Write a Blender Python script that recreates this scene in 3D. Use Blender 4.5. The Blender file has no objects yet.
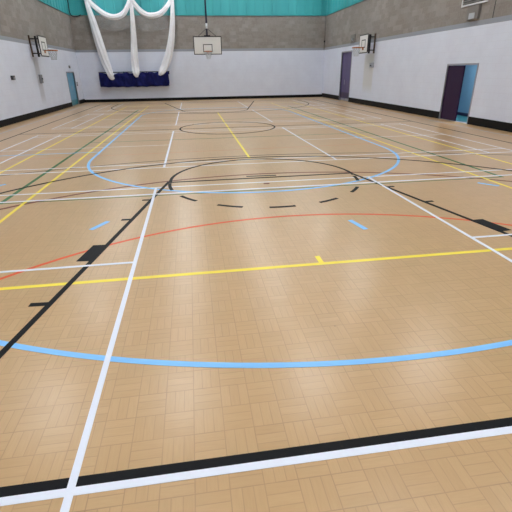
import bpy, math, random
from mathutils import Vector, Matrix
random.seed(7)
C = bpy.context.scene.collection
PI = math.pi
H = 1.92                         # camera height
XL, XR, YF, YB = -8.90, 8.85, 33.1, -2.2
ZB, ZG, ZT, ZC = 3.25, 3.41, 5.5, 8.2   # white paint top, grey band top, cladding start, ceiling

# ---------------------------------------------------------------- helpers
def lin(c):
    return tuple(((v/255)/12.92 if v/255 <= .04045 else ((v/255+.055)/1.055)**2.4) for v in c)
def mat(name, rgb, rough=.5, metal=0., spec=.5, emit=None):
    m = bpy.data.materials.new(name); m.use_nodes = True
    b = m.node_tree.nodes['Principled BSDF']
    b.inputs['Base Color'].default_value = (*lin(rgb), 1)
    b.inputs['Roughness'].default_value = rough
    b.inputs['Metallic'].default_value = metal
    b.inputs['Specular IOR Level'].default_value = spec
    if emit:
        b.inputs['Emission Color'].default_value = (*emit[0], 1)
        b.inputs['Emission Strength'].default_value = emit[1]
    return m

class MB:
    def __init__(s): s.v = []; s.f = []; s.sm = []
    def face(s, idx, smooth=False): s.f.append(tuple(idx)); s.sm.append(smooth)
    def box(s, x0, x1, y0, y1, z0, z1):
        x0, x1 = sorted((x0, x1)); y0, y1 = sorted((y0, y1)); z0, z1 = sorted((z0, z1))
        n = len(s.v)
        s.v += [(x, y, z) for z in (z0, z1) for y in (y0, y1) for x in (x0, x1)]
        for q in ((0,2,3,1),(4,5,7,6),(0,1,5,4),(2,6,7,3),(0,4,6,2),(1,3,7,5)):
            s.face([n+i for i in q])
        return s
    def slab(s, pts, z0, z1):                 # flat polygon (counter-clockwise) with thickness
        n = len(s.v); k = len(pts)
        a = sum(pts[i][0]*pts[(i+1)%k][1]-pts[(i+1)%k][0]*pts[i][1] for i in range(k))
        if a < 0: pts = pts[::-1]
        s.v += [(x, y, z0) for x, y in pts]+[(x, y, z1) for x, y in pts]
        s.face(range(n+k, n+2*k))
        for i in range(k): j = (i+1) % k; s.face((n+i, n+j, n+k+j, n+k+i))
        return s
    def ribbon(s, pts, w, z0, z1, closed=False):   # painted stripe along a path
        k = len(pts); L = []
        for i in range(k):
            a = Vector(pts[(i-1) % k] if closed or i else pts[0]); b = Vector(pts[(i+1) % k] if closed or i < k-1 else pts[-1])
            d = (b-a).normalized(); nrm = Vector((-d.y, d.x)); p = Vector(pts[i])
            L.append((p+nrm*w/2, p-nrm*w/2))
        n = len(s.v)
        for l, r in L: s.v += [(l.x, l.y, z1), (r.x, r.y, z1), (l.x, l.y, z0), (r.x, r.y, z0)]
        for i in range(k if closed else k-1):
            a = n+4*i; b = n+4*((i+1) % k)
            s.face((a, a+1, b+1, b)); s.face((a+2, a, b, b+2)); s.face((a+1, a+3, b+3, b+1))
        if not closed:
            s.face((n, n+2, n+3, n+1)); a = n+4*(k-1); s.face((a, a+1, a+3, a+2))
        return s
    def tube(s, pts, r, sides=10, pleat=0., lobes=7, flat=1., caps=True, twist=0.):
        pts = [Vector(p) for p in pts]; k = len(pts)
        rr = r if isinstance(r, (list, tuple)) else [r]*k
        n = len(s.v); ref = None
        for i in range(k):
            d = (pts[min(i+1, k-1)]-pts[max(i-1, 0)]).normalized()
            if ref is None:
                ref = d.orthogonal().normalized() if abs(d.y) > .9 else (Vector((0,1,0))-d*d.y).normalized()
            ref = (ref-d*ref.dot(d)).normalized(); sd = d.cross(ref)
            for j in range(sides):
                a = 2*PI*j/sides; q = rr[i]*(1+pleat*math.cos(lobes*a+twist*i+.7*math.sin(2*a)))
                s.v.append(tuple(pts[i]+ref*(math.cos(a)*q*flat)+sd*(math.sin(a)*q)))
        for i in range(k-1):
            for j in range(sides):
                a = n+i*sides+j; b = n+i*sides+(j+1) % sides
                s.face((a, b, b+sides, a+sides), True)
        if caps:
            s.face([n+j for j in range(sides)][::-1]); s.face([n+(k-1)*sides+j for j in range(sides)])
        return s
    def torus(s, c, R, r, n1=36, n2=10):
        n = len(s.v)
        for i in range(n1):
            a = 2*PI*i/n1
            for j in range(n2):
                b = 2*PI*j/n2
                s.v.append((c[0]+(R+r*math.cos(b))*math.cos(a), c[1]+(R+r*math.cos(b))*math.sin(a), c[2]+r*math.sin(b)))
        for i in range(n1):
            for j in range(n2):
                s.face((n+i*n2+j, n+((i+1) % n1)*n2+j, n+((i+1) % n1)*n2+(j+1) % n2, n+i*n2+(j+1) % n2), True)
        return s
    def build(s, name, m, parent=None, bevel=0.):
        me = bpy.data.meshes.new(name); me.from_pydata(s.v, [], s.f); me.update()
        for p, q in zip(me.polygons, s.sm): p.use_smooth = q
        me.materials.append(m)
        o = bpy.data.objects.new(name, me); C.objects.link(o)
        if parent: o.parent = parent; o.matrix_parent_inverse = Matrix.Translation(parent.location).inverted() if parent.type == 'EMPTY' and parent.rotation_euler.z == 0 else Matrix.Identity(4)
        if bevel:
            b = o.modifiers.new('bevel', 'BEVEL'); b.width = bevel; b.segments = 2
        return o
def struct(o): o['kind'] = 'structure'; return o
def thing(name, label, cat, loc, group=None):
    o = bpy.data.objects.new(name, None); C.objects.link(o); o.location = loc
    o['label'] = label; o['category'] = cat; o.empty_display_size = .1
    if group: o['group'] = group
    return o
def tag(o, label, cat, group=None):
    o['label'] = label; o['category'] = cat
    if group: o['group'] = group
    return o

# ---------------------------------------------------------------- node tools
class NT:
    def __init__(s, m): s.t = m.node_tree; s.b = s.t.nodes['Principled BSDF']
    def n(s, typ, **kw):
        o = s.t.nodes.new(typ)
        for k, v in kw.items(): setattr(o, k, v)
        return o
    def put(s, sock, v):
        if isinstance(v, bpy.types.NodeSocket): s.t.links.new(v, sock)
        else: sock.default_value = v
    def m(s, op, a, b=0., c=0.):
        o = s.n('ShaderNodeMath', operation=op)
        for i, v in enumerate((a, b, c)): s.put(o.inputs[i], v)
        return o.outputs[0]
    def mix(s, f, a, b):
        o = s.n('ShaderNodeMix', data_type='RGBA')
        s.put(o.inputs[0], f); s.put(o.inputs[6], a); s.put(o.inputs[7], b)
        return o.outputs[2]
    def pos(s):
        g = s.n('ShaderNodeNewGeometry'); x = s.n('ShaderNodeSeparateXYZ'); s.t.links.new(g.outputs['Position'], x.inputs[0])
        return g.outputs['Position'], x.outputs
    def comb(s, x, y, z=0.):
        o = s.n('ShaderNodeCombineXYZ'); s.put(o.inputs[0], x); s.put(o.inputs[1], y); s.put(o.inputs[2], z); return o.outputs[0]
    def noise(s, vec, scale, detail=3., rough=.55):
        o = s.n('ShaderNodeTexNoise'); s.put(o.inputs['Vector'], vec); o.inputs['Scale'].default_value = scale
        o.inputs['Detail'].default_value = detail; o.inputs['Roughness'].default_value = rough; return o.outputs['Fac']
    def white(s, vec):
        o = s.n('ShaderNodeTexWhiteNoise', noise_dimensions='3D'); s.put(o.inputs['Vector'], vec); return o.outputs['Value']
    def rng(s, v, a, b, c=0., d=1.):
        o = s.n('ShaderNodeMapRange'); s.put(o.inputs[0], v)
        for i, q in enumerate((a, b, c, d)): o.inputs[i+1].default_value = q
        return o.outputs[0]

def rgba(c): return (*lin(c), 1)

def make_floor_mat():
    m = mat('woven block floor', (198, 160, 116), .3, 0., .72); t = NT(m); P, (x, y, z) = t.pos()
    BX, BY = .1755, .187
    u = t.m('DIVIDE', x, BX); v = t.m('DIVIDE', t.m('SUBTRACT', y, 1.967), BY)
    iu = t.m('FLOOR', u); iv = t.m('FLOOR', v); fu = t.m('SUBTRACT', u, iu); fv = t.m('SUBTRACT', v, iv)
    par = t.m('FLOORED_MODULO', t.m('ADD', iu, iv), 2.)        # 1: fingers run along the hall
    w = t.m('ADD', t.m('MULTIPLY', par, fu), t.m('MULTIPLY', t.m('SUBTRACT', 1., par), fv))
    k = t.m('MULTIPLY', w, 3.); ik = t.m('FLOOR', k); fk = t.m('SUBTRACT', k, ik)
    def edge(f, width):
        d = t.m('MINIMUM', f, t.m('SUBTRACT', 1., f)); return t.rng(d, 0., width, 1., 0.)
    seam = t.m('MAXIMUM', t.m('MULTIPLY', edge(fk, .06), .75), t.m('MAXIMUM', edge(fu, .022), edge(fv, .022)))
    rnd = t.white(t.comb(iu, iv, ik)); rb = t.white(t.comb(iv, iu, 7.))
    # long grain streaks per finger
    gx = t.m('ADD', t.m('MULTIPLY', par, t.m('MULTIPLY', x, 90.)), t.m('MULTIPLY', t.m('SUBTRACT', 1., par), t.m('MULTIPLY', x, 9.)))
    gy = t.m('ADD', t.m('MULTIPLY', par, t.m('MULTIPLY', y, 9.)), t.m('MULTIPLY', t.m('SUBTRACT', 1., par), t.m('MULTIPLY', y, 90.)))
    grain = t.noise(t.comb(gx, gy, t.m('MULTIPLY', rnd, 30.)), 1., 3., .6)
    col = t.mix(rnd, rgba((195, 158, 113)), rgba((201, 164, 119)))
    col = t.mix(t.m('MULTIPLY', t.rng(grain, .35, .75), .22), col, rgba((170, 130, 88)))
    col = t.mix(t.m('MULTIPLY', rb, .12), col, rgba((206, 165, 114)))
    big = t.noise(P, .7, 4., .6)
    col = t.mix(t.rng(big, .4, .75, 0., .28), col, rgba((187, 149, 104)))
    wear = t.noise(P, 2.3, 5., .65)
    sk = t.m('MULTIPLY', seam, t.rng(wear, .3, .65, .22, .62))
    col = t.mix(sk, col, rgba((132, 96, 66)))
    # scuff specks
    vo = t.n('ShaderNodeTexVoronoi'); t.put(vo.inputs['Vector'], P); vo.inputs['Scale'].default_value = 5.5
    spk = t.m('MULTIPLY', t.rng(vo.outputs['Distance'], .02, .05, 1., 0.), t.m('GREATER_THAN', vo.outputs['Color'], .74))
    col = t.mix(t.m('MULTIPLY', spk, .75), col, rgba((88, 62, 46)))
    t.put(t.b.inputs['Base Color'], col)
    t.put(t.b.inputs['Roughness'], t.rng(wear, .3, .7, .278, .292))
    bp = t.n('ShaderNodeBump'); bp.inputs['Strength'].default_value = .12; bp.inputs['Distance'].default_value = .002
    t.put(bp.inputs['Height'], t.m('MULTIPLY', seam, -1.)); t.put(t.b.inputs['Normal'], bp.outputs[0])
    return m

def make_wall_mat(name, axis, tint_bands=()):
    m = mat(name, (220, 220, 226), .55); t = NT(m); P, (x, y, z) = t.pos()
    h = x if axis == 'x' else y
    vec = t.comb(h, z)
    br = t.n('ShaderNodeTexBrick'); t.put(br.inputs['Vector'], vec)
    br.inputs['Scale'].default_value = 1.; br.inputs['Brick Width'].default_value = .45; br.inputs['Row Height'].default_value = .225
    br.inputs['Mortar Size'].default_value = .006; br.inputs['Mortar Smooth'].default_value = .2; br.inputs['Bias'].default_value = -.35
    br.inputs['Color1'].default_value = rgba((136, 128, 123)); br.inputs['Color2'].default_value = rgba((160, 153, 148)); br.inputs['Mortar'].default_value = rgba((146, 140, 136))
    n1 = t.noise(P, 1.3, 5., .6); n2 = t.noise(P, 14., 3., .6)
    grey = t.mix(t.rng(n1, .35, .7, 0., .5), br.outputs['Color'], rgba((122, 112, 105)))
    grey = t.mix(t.rng(n2, .35, .7, 0., .25), grey, rgba((166, 160, 155)))
    white = t.mix(t.rng(n1, .3, .7), rgba((219, 223, 237)), rgba((212, 215, 230)))
    white = t.mix(t.m('MULTIPLY', br.outputs['Fac'], .2), white, rgba((190, 190, 198)))
    for (h0, h1, z0, z1, c, k) in tint_bands:                    # soft-edged tinted bands on the wall colour below the hoops
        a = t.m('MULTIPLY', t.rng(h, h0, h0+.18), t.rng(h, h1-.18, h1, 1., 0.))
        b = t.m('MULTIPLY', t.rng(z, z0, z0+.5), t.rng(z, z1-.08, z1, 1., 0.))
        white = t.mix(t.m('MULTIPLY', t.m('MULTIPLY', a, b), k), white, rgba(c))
    band = rgba((146, 149, 160))
    col = t.mix(t.m('GREATER_THAN', z, ZB), white, band)
    col = t.mix(t.m('GREATER_THAN', z, ZG), col, grey)
    t.put(t.b.inputs['Base Color'], col)
    t.put(t.b.inputs['Roughness'], t.mix(t.m('GREATER_THAN', z, ZG), (.5,)*3+(1,), (.85,)*3+(1,)))
    bp = t.n('ShaderNodeBump'); bp.inputs['Strength'].default_value = .35; bp.inputs['Distance'].default_value = .006
    t.put(bp.inputs['Height'], t.m('SUBTRACT', t.m('MULTIPLY', n2, .3), br.outputs['Fac'])); t.put(t.b.inputs['Normal'], bp.outputs[0])
    return m

def make_fabric(name, c1, c2, scale=3., rough=.8, weave=0.):
    m = mat(name, c1, rough, 0., .2); t = NT(m); P, _ = t.pos()
    n1 = t.noise(P, scale, 4., .6)
    t.put(t.b.inputs['Base Color'], t.mix(t.rng(n1, .35, .65), rgba(c1), rgba(c2)))
    bp = t.n('ShaderNodeBump'); bp.inputs['Strength'].default_value = .4; bp.inputs['Distance'].default_value = .03
    t.put(bp.inputs['Height'], t.noise(P, scale*2.5, 3.)); t.put(t.b.inputs['Normal'], bp.outputs[0])
    return m
def make_paint(name, c, worn=(185, 148, 105), amount=.25, rough=.4, spec=.4):
    m = mat(name, c, rough, 0., spec); t = NT(m); P, _ = t.pos()
    n1 = t.noise(P, 26., 4., .7); n2 = t.noise(P, 1.7, 3.)
    f = t.m('MULTIPLY', t.rng(n1, .6, .75), t.rng(n2, .4, .7, 0., amount))
    t.put(t.b.inputs['Base Color'], t.mix(f, rgba(c), rgba(worn)))
    return m
def make_clad():
    m = mat('teal cladding', (44, 168, 164), .5); t = NT(m); P, (x, y, z) = t.pos()
    n1 = t.noise(t.comb(t.m('MULTIPLY', x, 1.), t.m('MULTIPLY', y, 1.), t.m('MULTIPLY', z, .12)), 1.1, 3.)
    t.put(t.b.inputs['Base Color'], t.mix(t.rng(n1, .35, .65), rgba((64, 167, 171)), rgba((52, 151, 156))))
    return m
def make_gauze():
    m = bpy.data.materials.new('fine net'); m.use_nodes = True; nt = m.node_tree
    b = nt.nodes['Principled BSDF']; b.inputs['Base Color'].default_value = rgba((235, 235, 240)); b.inputs['Roughness'].default_value = .9
    tr = nt.nodes.new('ShaderNodeBsdfTransparent'); mx = nt.nodes.new('ShaderNodeMixShader'); mx.inputs[0].default_value = .13
    nt.links.new(tr.outputs[0], mx.inputs[1]); nt.links.new(b.outputs[0], mx.inputs[2]); nt.links.new(mx.outputs[0], nt.nodes['Material Output'].inputs[0])
    return m

M = dict(
    floor=make_floor_mat(),
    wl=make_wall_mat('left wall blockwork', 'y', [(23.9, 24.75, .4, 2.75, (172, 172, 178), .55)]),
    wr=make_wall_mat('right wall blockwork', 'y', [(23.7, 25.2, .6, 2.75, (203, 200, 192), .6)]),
    wf=make_wall_mat('far wall blockwork', 'x'),
    clad=make_clad(), ceil=mat('ceiling', (205, 207, 210), .8), skirt=mat('black skirting', (9, 8, 10), .6, 0., .2),
    white=make_paint('white line', (232, 235, 248)), black=make_paint('black line', (19, 18, 22), amount=.06, rough=.55, spec=.14),
    blue=make_paint('blue line', (132, 198, 254)), yellow=make_paint('yellow line', (250, 228, 72)),
    orange=make_paint('orange line', (226, 88, 38)), brown=make_paint('brown line', (118, 40, 20)),
    green=make_paint('green line', (34, 108, 54)), grey=make_paint('dark grey line', (70, 62, 60), rough=.5, spec=.3),
    pale=make_paint('pale grey line', (190, 190, 206)), palered=make_paint('faded red line', (214, 150, 112)),
    steel=mat('dark steel', (38, 36, 40), .45, .3), timber=mat('dark timber', (78, 56, 40), .6), navy=mat('navy steel', (30, 28, 62), .4, .2),
    board=mat('white board', (226, 224, 222), .4), rim=mat('orange rim', (178, 106, 48), .5), cord=mat('net cord', (196, 198, 206), .8),
    net=make_fabric('white netting', (234, 232, 237), (222, 218, 222), 1.5), gauze=make_gauze(),
    sheet=make_fabric('navy sheet', (12, 16, 72), (18, 23, 90), 2.5, .75),
    purple=mat('purple door', (80, 66, 112), .4), purple2=mat('dark purple door', (42, 18, 54), .45, 0., .25), dpurple=mat('dark purple plate', (44, 28, 66), .4),
    bluedoor=mat('blue door', (88, 150, 182), .4), teald=mat('teal plate', (62, 128, 138), .4), frame=mat('grey door frame', (150, 150, 160), .5),
    alu=mat('aluminium', (176, 176, 184), .4, .6), corr=mat('corridor blue', (116, 158, 182), .6), corrf=mat('corridor floor', (44, 108, 116), .5),
    cskirt=mat('corridor skirting', (20, 20, 62), .5), plastic=mat('white plastic', (214, 214, 218), .5), darkbox=mat('charcoal plastic', (52, 52, 58), .5),
    greybox=mat('grey metal box', (128, 126, 130), .5), lens=mat('pale lens', (180, 182, 188), .3), louvre=mat('grey louvre', (120, 114, 110), .5),
    lamp=mat('lamp panel', (255, 255, 255), .5, emit=((.90, .955, 1.), 27.)),
)

# ---------------------------------------------------------------- room shell
floor = struct(MB().box(XL-.2, XR+.2, YB-.2, YF+.2, -.2, 0).build('floor', M['floor']))
def side_wall(x0, x1, holes):
    b = MB(); y = YB-.2
    for a, c, ztop in holes:
        b.box(x0, x1, y, a, 0, ZT); b.box(x0, x1, a, c, ztop, ZT); y = c
    return b.box(x0, x1, y, YF+.2, 0, ZT)
D1 = (29.62, 31.42, 1.98); D2 = (27.27, 29.08, 2.93); D3 = (14.66, 16.50, 2.0)
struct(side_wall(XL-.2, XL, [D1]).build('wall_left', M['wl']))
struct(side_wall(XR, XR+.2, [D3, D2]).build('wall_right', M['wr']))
struct(MB().box(XL, XR, YF, YF+.2, 0, ZT).build('wall_far', M['wf']))
struct(MB().box(XL, XR, YB-.2, YB, 0, ZC).build('wall_back', M['wf']))
def cladding(name, a, b, fixed, axis, inward):
    """ribbed metal sheet standing 30 mm proud of the blockwork"""
    m = MB(); p = .6; prof = []; s = a
    while s < b-1e-6:
        e = min(s+p, b); prof += [(s, .03), (e-.07, .03), (e-.05, .05), (e-.02, .05)]; s = e
    prof.append((b, .03)); n = 0
    for (h, d) in prof:
        q = fixed+inward*d
        for z in (ZT, ZC): m.v.append((h, q, z) if axis == 'x' else (q, h, z))
    for i in range(len(prof)-1): m.face((2*i, 2*i+2, 2*i+3, 2*i+1))
    if axis == 'x': m.box(a, b, fixed, fixed+.2, ZT, ZC)
    else: m.box(fixed-inward*.2, fixed, a, b, ZT, ZC)
    e = fixed+inward*.055                                   # bottom flashing
    if axis == 'x': m.box(a, b, fixed, e, ZT-.025, ZT)
    else: m.box(fixed, e, a, b, ZT-.025, ZT)
    return struct(m.build(name, M['clad']))
cladding('trim_1', XL, XR, YF, 'x', -1)
cladding('trim_2', YB, YF, XL, 'y', 1)
cladding('trim_3', YB, YF, XR, 'y', -1)
ceiling = struct(MB().box(XL-.2, XR+.2, YB-.2, YF+.2, ZC, ZC+.2).build('ceiling', M['ceil']))
for lx in (-6.4, -2.2, 2.2, 6.4):
    for ly in (-1.3, 4.4, 11., 17.6, 24.2, 30.8):  # row behind the camera is unseen, added to brighten the near floor
        fr = MB().box(lx-.36, lx+.36, ly-.66, ly+.66, ZC-.10, ZC).build('ceiling_light', M['plastic'], ceiling)
        MB().box(lx-.32, lx+.32, ly-.62, ly+.62, ZC-.112, ZC-.10).build('light_panel', M['lamp'], fr)
def skirting(name, segs, h, x0=None, x1=None, y0=None, y1=None):
    b = MB()
    for s, e in segs:
        if x0 is not None: b.box(x0, x1, s, e, 0, h)
        else: b.box(s, e, y0, y1, 0, h)
    return struct(b.build(name, M['skirt']))
skirting('baseboard_left', [(YB, D1[0]-.06), (D1[1]+.06, YF)], .25, x0=XL, x1=XL+.03)
skirting('baseboard_right', [(YB, D3[0]-.06), (D3[1]+.06, D2[0]-.06), (D2[1]+.06, YF)], .27, x0=XR-.03, x1=XR)
skirting('baseboard_far', [(XL, XR)], .19, y0=YF-.03, y1=YF)
struct(MB().tube([(XR-.05, YF-.05, ZG-.1), (XR-.05, YF-.05, ZT)], .02).build('trim_4', M['louvre']))        # corner pipe
struct(MB().box(XR-.006, XR, 14.34, 14.37, ZG, ZT).build('trim_5', M['steel']))                           # movement joint
struct(MB().box(XL, XL+.006, 14.34, 14.37, ZG, ZT).build('trim_6', M['steel']))

# ---------------------------------------------------------------- doors
def door_frame(y0, y1, zt, xf, inward, root, m):
    b = MB(); a, c = xf-inward*.2, xf+inward*.02
    b.box(a, c, y0-.05, y0, 0, zt+.06); b.box(a, c, y1, y1+.05, 0, zt+.06); b.box(a, c, y0, y1, zt, zt+.06)
    return b.build('door_frame', m, root)
# door_1: blue double door in the left wall
y0, y1, zt = D1; ym = (y0+y1)/2
xa, xb = XL-.10, XL-.05
d = struct(MB().box(xa, xb, y0+.01, ym-.004, .02, zt-.01).build('door_1', M['bluedoor']))
MB().box(xa, xb, ym+.004, y1-.01, .02, zt-.01).build('door_leaf', M['bluedoor'], d)
door_frame(y0, y1, zt, XL, 1, d, M['frame'])
for a, c in ((y0+.04, ym-.03), (ym+.03, y1-.04)): MB().box(xb, xb+.004, a, c, .04, .34).build('kick_plate', M['teald'], d)
for a, c in ((ym-.16, ym-.10), (ym+.10, ym+.16)): MB().box(xb, xb+.006, a, c, .92, 1.22).build('push_plate', M['alu'], d)
# door_2: tall purple double door in the right wall
y0, y1, zt = D2; ym = (y0+y1)/2
xa, xb = XR+.05, XR+.10
d = struct(MB().box(xa, xb, y0+.01, ym-.008, .02, zt-.01).build('door_2', M['purple']))
MB().box(xa, xb, ym+.008, y1-.01, .02, zt-.01).build('door_leaf', M['purple'], d)
door_frame(y0, y1, zt, XR, -1, d, M['frame'])
for a, c in ((y0+.03, ym-.03), (ym+.03, y1-.03)):
    MB().box(xa-.004, xa, a, c, .17, .52).build('kick_plate', M['dpurple'], d)
    MB().box(xa-.012, xa, a, c, .02, .16).build('sill_plate', M['alu'], d)
MB().tube([(xa-.05, ym+.12, 1.0), (xa-.05, ym+.12, 1.3)], .012).build('door_handle', M['alu'], d)
# door_3: double doorway, far leaf shut, near half open on a blue corridor
y0, y1, zt = D3; ym = 15.47
xa, xb = XR+.02, XR+.07
d = struct(MB().box(xa, xb, ym, y1-.01, .02, zt-.01).build('door_3', M['purple2']))
door_frame(y0, y1, zt, XR, -1, d, M['frame'])
MB().box(xa-.004, xa, ym+.05, ym+.11, .9, 1.2).build('push_plate', M['purple2'], d)
MB().box(xa, XR+.19, y0, y1, 0, .015).build('threshold', M['alu'], d)
XO = XR+1.6
struct(MB().box(XO, XO+.1, 13.2, 19.6, 0, 2.7).build('wall_corridor', M['corr']))
struct(MB().box(XR+.2, XO, 13.1, 13.2, 0, 2.7).box(XR+.2, XO, 19.6, 19.7, 0, 2.7).build('wall_corridor_end', M['corr']))
struct(MB().box(XR+.2, XO+.1, 13.1, 19.7, -.1, 0).build('floor_corridor', M['corrf']))
cc = struct(MB().box(XR+.2, XO+.1, 13.1, 19.7, 2.7, 2.8).build('ceiling_corridor', M['ceil']))
MB().box(XR+.6, XR+1.2, 15.4, 16.2, 2.68, 2.7).build('light_panel', M['lamp'], cc)  # unseen lamp added to light the corridor behind the doorway
struct(MB().box(XO-.02, XO, 13.2, 19.6, 0, .12).build('baseboard_corridor', M['cskirt']))

# ---------------------------------------------------------------- court markings (painted on, so children of the floor)
LAYER = [0]
def layer():
    LAYER[0] += 1; return .0008+.00004*LAYER[0]
def mark(name, m, label, b): 
    o = b.build(name, M[m], floor); o['label'] = label; return o
def line(name, m, label, pts, w=.058, closed=False):
    return mark(name, m, label, MB().ribbon(pts, w, .0002, layer(), closed))
def arc(cx, cy, r, a0, a1, n=72, ry=None):
    return [(cx+r*math.cos(math.radians(a0+(a1-a0)*i/n)), cy+(ry or r)*math.sin(math.radians(a0+(a1-a0)*i/n))) for i in range(n+1)]
MY = 31.9                                                  # mirror of the far half: y -> MY - y
# faint ones first (lowest layer)
line('side_line', 'pale', 'pale grey line along the foot of the left wall', [(-8.12, YB), (-8.12, 30.6)], .06)
line('side_line', 'pale', 'pale grey line along the foot of the right wall', [(8.22, YB), (8.22, 30.6)], .06)
line('side_line', 'black', 'thin black sideline nearest the left wall', [(-7.4, 1.57), (-7.3, 30.33)])
line('side_line', 'black', 'thin black sideline nearest the right wall', [(7.42, 1.57), (7.3, 30.33)])
line('cross_line', 'palered', 'faded red line across the court beyond the basketball arc', [(-7.3, 10.95), (7.3, 11.35)], .035)
line('court_outline', 'green', 'green rectangle around the middle of the hall', [(-4.49, 6.992), (4.5, 6.997), (4.36, 25.2), (-4.26, 25.2)], .08, True)
line('attack_line', 'green', 'thin green line across the green court, nearer one', [(-4.45, 13.35), (4.4, 13.35)], .045)
line('attack_line', 'green', 'thin green line across the green court, farther one', [(-4.38, 18.8), (4.4, 18.8)], .045)
line('net_circle_arc', 'brown', 'wide reddish brown arc behind the free-throw line', arc(.02, 1.22, 7.0, 15, 165), .07)
line('goal_arc', 'orange', 'orange semicircle across the near end', arc(0, .78, 4.73, 0, 180), .05)
line('wide_arc', 'grey', 'shallow dark arc beyond the basketball three-point arc', arc(.1, -4.46, 14.68, 63, 117), .045)
# tennis court, yellow
line('side_line', 'yellow', 'inner yellow sideline on the left', [(-4.13, 3.88), (-3.93, 28.1)], .055)
line('side_line', 'yellow', 'inner yellow sideline on the right', [(4.15, 3.88), (3.85, 28.1)], .055)
line('side_line', 'yellow', 'outer yellow sideline on the left', [(-5.5, 3.88), (-5.27, 28.1)], .055)
line('side_line', 'yellow', 'outer yellow sideline on the right', [(5.54, 3.88), (5.33, 28.1)], .055)
line('base_line', 'yellow', 'long yellow line across the near floor', [(-5.5, 3.875), (5.54, 3.885)], .058)
line('base_line', 'yellow', 'yellow line across the far end', [(-5.27, 28.1), (5.33, 28.1)], .05)
line('centre_line', 'yellow', 'yellow stripe running down the centre towards the far hoop', [(.02, 9.93), (.02, 22.22)], .055)
line('centre_mark', 'yellow', 'short yellow tick in the middle of the near yellow line', [(0, 3.9), (0, 4.08)], .055)
# badminton courts, white
def badminton(yn, ys, ym, yss, yf, xs, where='', lw=.05):
    for s, side in ((-1, 'left'), (1, 'right')):
        line('service_line', 'white', f'white lengthwise line on the {side}, {where}', [(s*xs, yn), (s*xs, yf)], lw)
        line('centre_line', 'white', f'white crosswise stub running out to the {side}, {where}', [(s*xs, ym), (s*6.6, ym)], .04)
        if yn > 5:
            line('back_line', 'white', f'outer white back line on the {side}, {where}', [(s*6.62, yn), (s*6.55, yf)], .05)
            line('back_line', 'white', f'inner white back line on the {side}, {where}', [(s*5.9, yn), (s*5.8, yf)], .05)
    for yy, nm in ((ys, 'near'), (yss, 'far')):
        if yy: line('singles_line', 'white', f'inner white line across the {nm} edge, {where}', [(-6.6, yy), (6.65, yy+.06)], .05)
line('court_edge', 'white', 'upper white line of the pair crossing at the free-throw line', [(-6.7, 7.53), (6.7, 7.54)], .05)
badminton(9.28, 9.68, 12.38, 15.02, 15.45, 1.98, where='second court')
line('court_edge', 'white', 'white line across the near edge of the second court', [(-6.65, 9.28), (6.65, 9.27)], .05)
line('court_edge', 'white', 'white line across the far edge of the second court', [(-6.6, 15.45), (6.6, 15.45)], .05)
badminton(17.2, 17.6, 20.2, 22.95, 23.36, 1.95, where='third court')
line('court_edge', 'white', 'white line across the near edge of the third court', [(-6.6, 17.2), (6.6, 17.2)], .05)
line('court_edge', 'white', 'white line across the far edge of the third court', [(-6.6, 23.36), (6.6, 23.36)], .05)
badminton(24.85, 25.25, 27.8, None, 30.4, 1.92, where='farthest court')
line('court_edge', 'white', 'white line across the near edge of the farthest court', [(-6.5, 24.85), (6.5, 24.85)], .05)
line('court_edge', 'white', 'long white line along the bottom edge of the picture', [(-8.5, 1.519), (8.4, 1.519)], .05)
# blue
line('cross_line', 'blue', 'short pale blue line from the blue oval towards the left wall', [(-6.9, 11.62), (-3.79, 11.62)], .05)
line('oval_line', 'blue', 'long blue oval with rounded ends in the middle of the hall', arc(-.02, 10.62, 3.77, 180, 360, 60)+arc(-.03, 21.45, 3.71, 0, 180, 60), .06, True)
line('blue_arc', 'blue', 'thick sky-blue curve across the foreground', arc(.243, 9.679, 7.451, 232, 306, 90), .056)
for p, lb in (([(-2.74, 5.45), (-2.57, 5.76)], 'blue dash beside the left edge of the key'), ([(.79, 5.17), (.87, 4.79)], 'blue dash inside the key on the right'),
              ([(-5.1, 8.18), (-4.92, 8.37)], 'blue dash at the left edge of the picture'), ([(3.78, 6.69), (4.0, 6.41)], 'pale blue dash outside the right sideline')):
    line('dash', 'blue', lb, p, .07)
# basketball, black
line('base_line', 'black', 'thick black line beside the bottom white line', [(-7.4, 1.571), (7.42, 1.571)], .06)
line('base_line', 'black', 'thin black line near the far wall', [(-7.3, MY-1.571), (7.3, MY-1.571)])
for s, side in ((-1, 'left'), (1, 'right')):
    line('key_line', 'black', f'slanting black {side} edge of the near key', [(s*1.815, 7.93), (s*3.07, 1.6)], .056)
    line('key_line', 'black', f'slanting black {side} edge of the far key', [(s*1.815, MY-7.93), (s*3.07, MY-1.6)], .062)
    for yy, dx, wh in ((3.49, .18, 'nearest the camera'), (5.78, .15, 'just beyond the block'), (6.74, .145, 'nearest the free-throw line')):
        xk = s*(1.815+(7.93-yy)*.1983)
        line('lane_mark', 'black', f'short black tick outside the {side} edge of the near key, {wh}', [(xk, yy), (xk+s*dx, yy+.01)], .06)
    xk = lambda q: s*(1.815+(7.93-q)*.1983)
    mark('lane_block', 'black', f'solid black block on the {side} edge of the near key', MB().slab([(xk(4.86), 4.86), (xk(4.86)+s*.17, 4.87), (xk(4.40)+s*.17, 4.42), (xk(4.40), 4.40)], .0002, layer()))
line('free_throw_line', 'black', 'black free-throw line of the near key', [(-1.84, 7.87), (1.84, 7.9)], .06)
line('free_throw_line', 'black', 'black free-throw line of the far key', [(-1.84, MY-7.88), (1.84, MY-7.88)], .06)
line('circle_arc', 'black', 'solid black half circle beyond the near free-throw line', arc(.02, 7.95, 1.805, -6, 184, 60), .06)
line('circle_arc', 'black', 'solid black half circle before the far free-throw line', arc(0, MY-7.95, 1.8, 180, 360, 60), .045)
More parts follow.
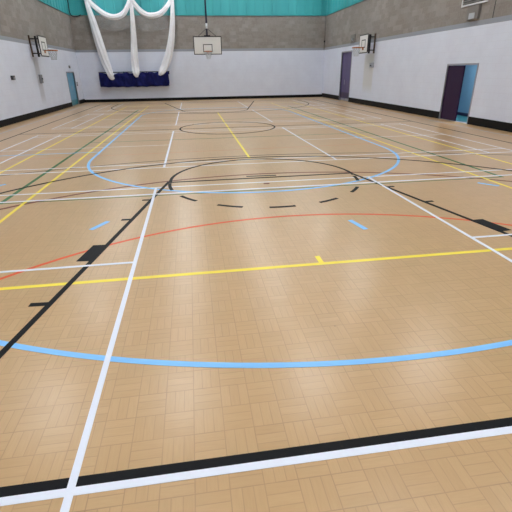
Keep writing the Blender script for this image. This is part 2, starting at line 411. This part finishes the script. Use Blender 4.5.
for i, (a0, a1) in enumerate(((178.5, 195), (209, 222.7), (236.6, 250.1), (263.4, 276.6), (290.4, 302.7), (317.8, 330), (345, 357))):
    line('circle_dash', 'black', ('dash of the broken black half circle inside the near key, counted from the left: ' + ('first','second','third','fourth','fifth','sixth','last')[i]), arc(0, 7.745, 1.79, a0, a1, 8), .06)
line('three_point_arc', 'black', 'wide black three-point arc around the near key', [(-6.12, 1.6)]+arc(.036, 3.827, 6.152, 180, 0, 100)+[(6.19, 1.6)], .06)
line('three_point_arc', 'black', 'wide black three-point arc around the far key', [(-6.12, MY-1.6)]+arc(.036, MY-3.827, 6.152, 180, 360, 100)+[(6.19, MY-1.6)], .045)
line('halfway_line', 'black', 'faint thin dark line across the middle of the hall', [(-7.35, 15.95), (7.35, 15.95)], .03)
line('centre_circle', 'black', 'black circle in the centre of the hall', arc(0, 15.97, 1.76, 0, 357, 80), .055, True)
badminton(1.2, None, 4.275, 7.06, 7.53, 2.027, where='nearest court', lw=.043)
line('throw_mark', 'grey', 'short grey bar just above the free-throw line', [(-.3, 8.05), (.3, 8.03)], .055)
line('centre_mark', 'brown', 'tiny reddish mark inside the free-throw circle', [(-.055, 7.42), (.05, 7.41)], .06)

# ---------------------------------------------------------------- basketball hoops
def hoop_net(c, R, depth):
    b = MB(); n = 10; rows = 6
    def pt(i, k):
        f = k/rows; r = R*(1-.48*f**.8); a = 2*PI*(i+.5*(k % 2))/n
        return (c[0]+r*math.cos(a), c[1]+r*math.sin(a), c[2]-depth*f)
    for k in range(rows):
        for i in range(n):
            a = pt(i, k)
            for j in ((i, i-1) if k % 2 == 0 else (i, i+1)): b.tube([a, pt(j, k+1)], .011, 5, caps=False)
    return b
def oriented(b, origin, ang):
    """turn a hoop built facing -y (board centre at origin, z absolute) round the vertical"""
    ca, sa = math.cos(ang), math.sin(ang)
    b.v = [(origin[0]+x*ca-y*sa, origin[1]+x*sa+y*ca, z) for x, y, z in b.v]; return b
def make_hoop(root, ox, oy, ang, W, z0, z1, zr, sq):
    O = lambda b: oriented(b, (ox, oy), ang)
    bd = O(MB().box(-W/2, W/2, 0, .03, z0, z1)).build('backboard', M['board'], root)
    e = .045; fy = -.004
    O(MB().box(-W/2, W/2, fy, .034, z0-.005, z0+e).box(-W/2, W/2, fy, .034, z1-e, z1+.005).box(-W/2-.005, -W/2+e, fy, .034, z0+e, z1-e).box(W/2-e, W/2+.005, fy, .034, z0+e, z1-e)).build('border', M['steel'], bd)
    w, h, zb = sq; t = .045
    O(MB().box(-w/2, w/2, fy, 0, zb, zb+t).box(-w/2, w/2, fy, 0, zb+h-t, zb+h).box(-w/2, -w/2+t, fy, 0, zb+t, zb+h-t).box(w/2-t, w/2, fy, 0, zb+t, zb+h-t)).build('target_square', M['steel'], bd)
    rm = O(MB().torus((0, -.375, zr), .228, .025).box(-.09, .09, -.15, -.004, zr-.02, zr+.014).box(-.09, .09, -.02, -.004, zr-.12, zr+.014)).build('rim', M['rim'], root)
    O(hoop_net((0, -.375, zr-.01), .225, .42)).build('net', M['cord'], rm)
# main hoop hanging from the ceiling at the far end
hx, hy = .045, 29.9
r = thing('basketball_hoop', 'large white basketball backboard hanging on a dark pole in front of the far wall', 'basketball hoop', (hx, hy+.1, ZC))
make_hoop(r, hx, hy, 0, 1.8, 2.93, 3.98, 3.10, (.60, .46, 3.07))
pl = MB().tube([(hx, hy+.12, 3.1), (hx, hy+.12, ZC)], .055, 14).build('pole', M['navy'], r)
MB().tube([(hx, hy+.12, 4.42), (hx, hy+.12, 4.72)], .064, 14).build('clamp', M['plastic'], pl)
bs = MB()
for s in (-1, 1):
    bs.tube([(hx+s*.62, hy+.06, 3.95), (hx, hy+.12, 4.45)], .014, 8); bs.box(hx+s*.62-.03, hx+s*.62+.03, hy+.03, hy+.09, 3.05, 3.98)
bs.box(hx-.65, hx+.65, hy+.03, hy+.09, 3.9, 3.98).box(hx-.65, hx+.65, hy+.03, hy+.09, 3.02, 3.1).box(hx-.2, hx+.2, hy+.03, hy+.13, 3.98, 4.05)
bs.build('mounting_frame', M['steel'], r)
# the two practice hoops on the side walls
def side_hoop(x, s, yc, label):
    """s = +1: on the left wall, facing +x"""
    r = thing('basketball_hoop', label, 'basketball hoop', (x, yc, 2.7), 'practice hoops on the side walls')
    ox = x+s*.53
    make_hoop(r, ox, yc, PI/2*s, 1.24, 2.72, 3.64, 3.0, (.54, .40, 2.99))
    yp = yc-.32                                              # the posts stand off centre
    MB().box(x+s*.003, x+s*.05, yp-.06, yp+.06, 2.70, 3.66).build('wall_timber', M['timber'], r)
    f = MB(); xm = x+s*.31
    f.box(xm-.04, xm+.04, yp-.05, yp+.05, 2.70, 3.62)
    for z in (2.86, 3.5):
        f.box(x+s*.04, ox-s*.03, yp-.025, yp+.025, z-.025, z+.025)
        f.box(ox-s*.03-.02, ox-s*.03+.02, yc-.45, yc+.45, z-.03, z+.03)
        f.tube([(xm, yp, z), (ox-s*.04, yc+.3, z)], .02, 8)
    f.build('swing_bracket', M['steel'], r)
side_hoop(XL, 1, 24.32, 'small basketball hoop on a dark bracket fixed to the left wall')
side_hoop(XR, -1, 24.18, 'small basketball hoop on a dark bracket fixed to the right wall beside the purple door')

# ---------------------------------------------------------------- cricket net at the far wall
NY = 32.62
nr = thing('sports_net', 'white gathered net hanging in two swags with navy sheet slung below, by far wall', 'sports net', (-5.1, NY, ZC))
def spl(P, n=9):
    out = []
    for i in range(len(P)-1):
        p0, p1, p2, p3 = [Vector(P[max(0, min(len(P)-1, i+k))]) for k in (-1, 0, 1, 2)]
        for j in range(n):
            t = j/n; out.append(.5*((2*p1)+(-p0+p2)*t+(2*p0-5*p1+4*p2-p3)*t*t+(-p0+3*p1-3*p2+p3)*t**3))
    out.append(Vector(P[-1])); return out
CAM_R = (Vector((0.98893871, -0.14764071, -0.01422833)), Vector((0.07363392, 0.40541047, 0.91116431)), Vector((0.12875663, 0.90213335, -0.41179747)))
CAM_P = Vector((-1.2793, 0, H)); FP = 409.8156
K = NY/32.4
def strand(name, P, parent, twist=.12, flat=.55):
    """P: (x, z, radius) at the net's depth"""
    q = spl([(x, NY+dy, z, ) for x, z, rr, dy in P], 10); rad = [v[0] for v in spl([(rr, 0, 0) for x, z, rr, dy in P], 10)]
    return MB().tube(q, rad, 42, pleat=.13, lobes=6, flat=flat, twist=twist).build(name, M['net'], parent)
strand('hanging_strand', [(-7.62, ZC-.02, .08, 0), (-7.58, 6.3, .13, 0), (-7.38, 5.1, .20, 0), (-7.18, 3.85, .25, 0), (-6.97, 2.75, .26, -.02), (-6.80, 2.15, .24, -.12), (-6.71, 1.85, .22, -.24), (-6.61, 1.66, .18, -.27), (-6.51, 1.62, .10, -.25), (-6.47, 1.63, .03, -.24)], nr)
strand('hanging_strand', [(-4.72, ZC-.02, .08, 0), (-4.74, 6.3, .11, 0), (-4.82, 4.5, .16, 0), (-4.93, 3.2, .21, 0), (-4.96, 2.3, .24, -.06), (-4.95, 1.92, .23, -.22), (-4.90, 1.74, .17, -.25), (-4.86, 1.68, .08, -.24), (-4.84, 1.66, .03, -.23)], nr)
strand('hanging_strand', [(-2.02, ZC-.02, .08, 0), (-2.04, 6.3, .11, 0), (-2.22, 4.5, .18, 0), (-2.54, 3.2, .23, 0), (-2.92, 2.35, .24, -.06), (-3.14, 2.0, .22, -.22), (-3.3, 1.85, .16, -.25), (-3.38, 1.80, .08, -.24), (-3.42, 1.79, .03, -.23)], nr)
strand('swag', [(-7.62, 6.5, .12, 0), (-7.15, 5.95, .15, 0), (-6.5, 5.46, .16, 0), (-5.87, 5.33, .16, 0), (-5.3, 5.56, .16, 0), (-4.92, 6.1, .14, 0), (-4.72, 6.6, .11, 0)], nr)
strand('swag', [(-4.74, 6.45, .12, 0), (-4.4, 5.9, .15, 0), (-3.95, 5.52, .16, 0), (-3.5, 5.42, .16, 0), (-2.9, 5.55, .16, 0), (-2.4, 5.98, .14, 0), (-2.04, 6.5, .11, 0)], nr)
g = MB()
for xa, xb, lo in ((-7.15, -4.93, .35), (-4.9, -2.45, .25)):
    n0 = len(g.v); nx = 60
    for i in range(nx+1):
        f = i/nx; x = xa+(xb-xa)*f; top = 5.35+1.1*(2*f-1)**2; bot = 4.5+lo*(2*f-1)**2
        yy = NY+.06+.05*math.sin(24*f)
        g.v += [(x, yy, top), (x, yy+.02*math.sin(17*f), bot)]
    for i in range(nx): g.face((n0+2*i, n0+2*i+2, n0+2*i+3, n0+2*i+1), True)
g.build('net_veil', M['gauze'], nr)
# navy sheet slung over the rail
b = MB(); nx, nt = 120, 26
x0, x1 = -7.50, -2.74
for i in range(nx+1):
    f = i/nx; x = x0+(x1-x0)*f
    sag = .10*abs(math.sin(f*PI*2+.3)) ; bulge = .05*math.sin(f*37)+.04*math.sin(f*71+1)
    ztop = 1.93-.10*math.exp(-((f-.19)/.07)**2)-.05*math.exp(-((f-.52)/.08)**2)-.03*sag+.02*math.sin(f*53); zbot = 1.02-.03*math.sin(f*PI)+.012*math.sin(f*45)
    dpt = .26+bulge
    for j in range(nt):
        a = 2*PI*j/nt; ca, sa = math.cos(a), math.sin(a)
        e = .45
        px = math.copysign(abs(ca)**e, ca); pz = math.copysign(abs(sa)**e, sa)
        fold = .05*math.sin(f*26+5*pz)+.03*math.sin(f*61-8*pz)+.02*math.sin(f*103+13*pz)
        b.v.append((x+(.02*math.sin(9*pz) if i in (0, nx) else 0), NY-.02+px*dpt*.5*(1+.25*(1-pz)*.5)+fold, (ztop+zbot)/2+pz*(ztop-zbot)/2))
for i in range(nx):
    for j in range(nt):
        a0 = i*nt+j; a1 = i*nt+(j+1) % nt; b.face((a0, a1, a1+nt, a0+nt), True)
b.face(list(range(nt))[::-1]); b.face([nx*nt+j for j in range(nt)])
b.build('ground_sheet', M['sheet'], nr)
rr = thing('wall_rail', 'dark rail on brackets along the far wall, carrying the navy sheet', 'rail', (-5.1, YF, 1.95))
MB().box(-7.56, -2.66, NY+.17, NY+.21, 1.93, 1.99).build('rail_bar', M['steel'], rr)
for x in (-7.5, -5.9, -4.3, -2.72): MB().box(x-.03, x+.03, NY+.21, YF, 1.93, 1.97).box(x-.03, x+.03, YF-.015, YF, 1.78, 2.0).build('bracket', M['steel'], rr)

# ---------------------------------------------------------------- small wall fittings
def fit(name, label, cat, wall, y0, y1, z0, z1, d, m):
    x = XL if wall == 'L' else XR; s = 1 if wall == 'L' else -1
    o = MB().box(x, x+s*d, y0, y1, z0, z1).build(name, M[m], None, .008); tag(o, label, cat); return o, x+s*d, s
o, xf, s = fit('alarm_box', 'small black box on the white left wall nearest the camera', 'alarm box', 'L', 20.63, 20.95, 1.71, 1.88, .07, 'darkbox')
MB().box(xf, xf+s*.02, 20.72, 20.86, 1.74, 1.83).build('cover', M['greybox'], o)
o, xf, s = fit('winch_box', 'slim grey box under the hoop on the left wall', 'winch box', 'L', 24.28, 24.58, 1.5, 1.9, .09, 'greybox')
MB().tube([(xf, 24.43, 1.7), (xf+s*.05, 24.43, 1.7)], .03).build('crank_socket', M['steel'], o)
o, xf, s = fit('winch_box', 'pale grey box under the hoop on the right wall', 'winch box', 'R', 23.72, 24.14, 2.0, 2.24, .09, 'alu')
MB().tube([(xf, 23.93, 2.1), (xf+s*.05, 23.93, 2.1)], .03).build('crank_socket', M['steel'], o)
o, xf, s = fit('sensor', 'small pale sensor above the blue door', 'sensor', 'L', 30.44, 30.64, 2.24, 2.4, .07, 'greybox')
MB().tube([(xf, 30.54, 2.31), (xf+.03, 30.54, 2.31)], .05).build('lens', M['lens'], o)
o, xf, s = fit('light_switch', 'small grey switch beside the blue door', 'switch', 'L', 31.74, 31.9, 1.15, 1.4, .04, 'greybox')
MB().box(xf, xf+.01, 31.79, 31.85, 1.24, 1.31).build('rocker', M['plastic'], o)
o, xf, s = fit('emergency_light', 'dark box with round white lens above the purple door', 'emergency light', 'R', 26.85, 27.55, 3.42, 3.86, .05, 'louvre')
MB().tube([(xf, 27.2, 3.58), (xf-.03, 27.2, 3.56)], .09, 16).build('lens', M['lens'], o)
o, xf, s = fit('flood_light', 'grey floodlight with square pale lens under the vent on the right wall', 'flood light', 'R', 15.06, 15.70, 3.46, 3.9, .10, 'louvre')
MB().box(xf-.015, xf, 15.22, 15.54, 3.49, 3.67).build('lens', M['lens'], o)
v = thing('air_vent', 'louvred vent grille with pale frame high on the right wall', 'vent', (XR, 15.48, 4.3))
y0, y1, z0, z1 = 14.75, 16.2, 3.93, 4.75
MB().box(XR-.05, XR, y0, y1, z0, z0+.05).box(XR-.05, XR, y0, y1, z1-.05, z1).box(XR-.05, XR, y0, y0+.05, z0+.05, z1-.05).box(XR-.05, XR, y1-.05, y1, z0+.05, z1-.05).build('frame', M['plastic'], v)
MB().box(XR-.01, XR, y0+.05, y1-.05, z0+.05, z1-.05).build('back_plate', M['darkbox'], v)
sl = MB()
for k in range(9):
    z = z0+.08+k*.075; n = len(sl.v)
    sl.v += [(XR-.045, y0+.05, z), (XR-.045, y1-.05, z), (XR-.012, y1-.05, z+.05), (XR-.012, y0+.05, z+.05), (XR-.045, y0+.05, z-.008), (XR-.045, y1-.05, z-.008), (XR-.012, y1-.05, z+.042), (XR-.012, y0+.05, z+.042)]
    for q in ((0,1,2,3),(7,6,5,4),(0,4,5,1),(1,5,6,2),(2,6,7,3),(3,7,4,0)): sl.face([n+i for i in q])
sl.build('louvre', M['louvre'], v)
o = MB().tube(spl([(XL+.09, 33.0, ZC-.02), (XL+.09, 32.9, 6.2), (XL+.1, 32.85, 5.62), (XL+.2, 32.95, 5.42), (XL+.45, 33.02, 5.40), (XL+.75, 33.02, 5.5)], 8), .03, 8).build('cable', M['steel'])
tag(o, 'dark cable looping down the teal cladding in the left far corner', 'cable')
o = MB().box(XR-.10, XR-.01, YF-.13, YF-.03, 3.76, 3.88).build('junction_box', M['steel'], None, .006)
tag(o, 'tiny black box on the pipe in the right far corner', 'junction box')

# ---------------------------------------------------------------- world, camera, view
w = bpy.data.worlds.new('world'); bpy.context.scene.world = w; w.use_nodes = True
w.node_tree.nodes['Background'].inputs[0].default_value = (.02, .02, .02, 1)
cam = bpy.data.cameras.new('camera'); cam.sensor_width = 36; cam.sensor_height = 36; cam.sensor_fit = 'HORIZONTAL'
cam.lens = FP/512*36; cam.clip_start = .05; cam.clip_end = 200
co = bpy.data.objects.new('camera', cam); C.objects.link(co)
R_, U_, W_ = CAM_R
co.matrix_world = Matrix(((R_.x, U_.x, -W_.x, CAM_P.x), (R_.y, U_.y, -W_.y, CAM_P.y), (R_.z, U_.z, -W_.z, CAM_P.z), (0, 0, 0, 1)))
sc = bpy.context.scene; sc.camera = co
sc.view_settings.view_transform = 'Standard'; sc.view_settings.look = 'None'; sc.view_settings.gamma = 1; sc.view_settings.use_curve_mapping = False
sc.view_settings.exposure = 0.62
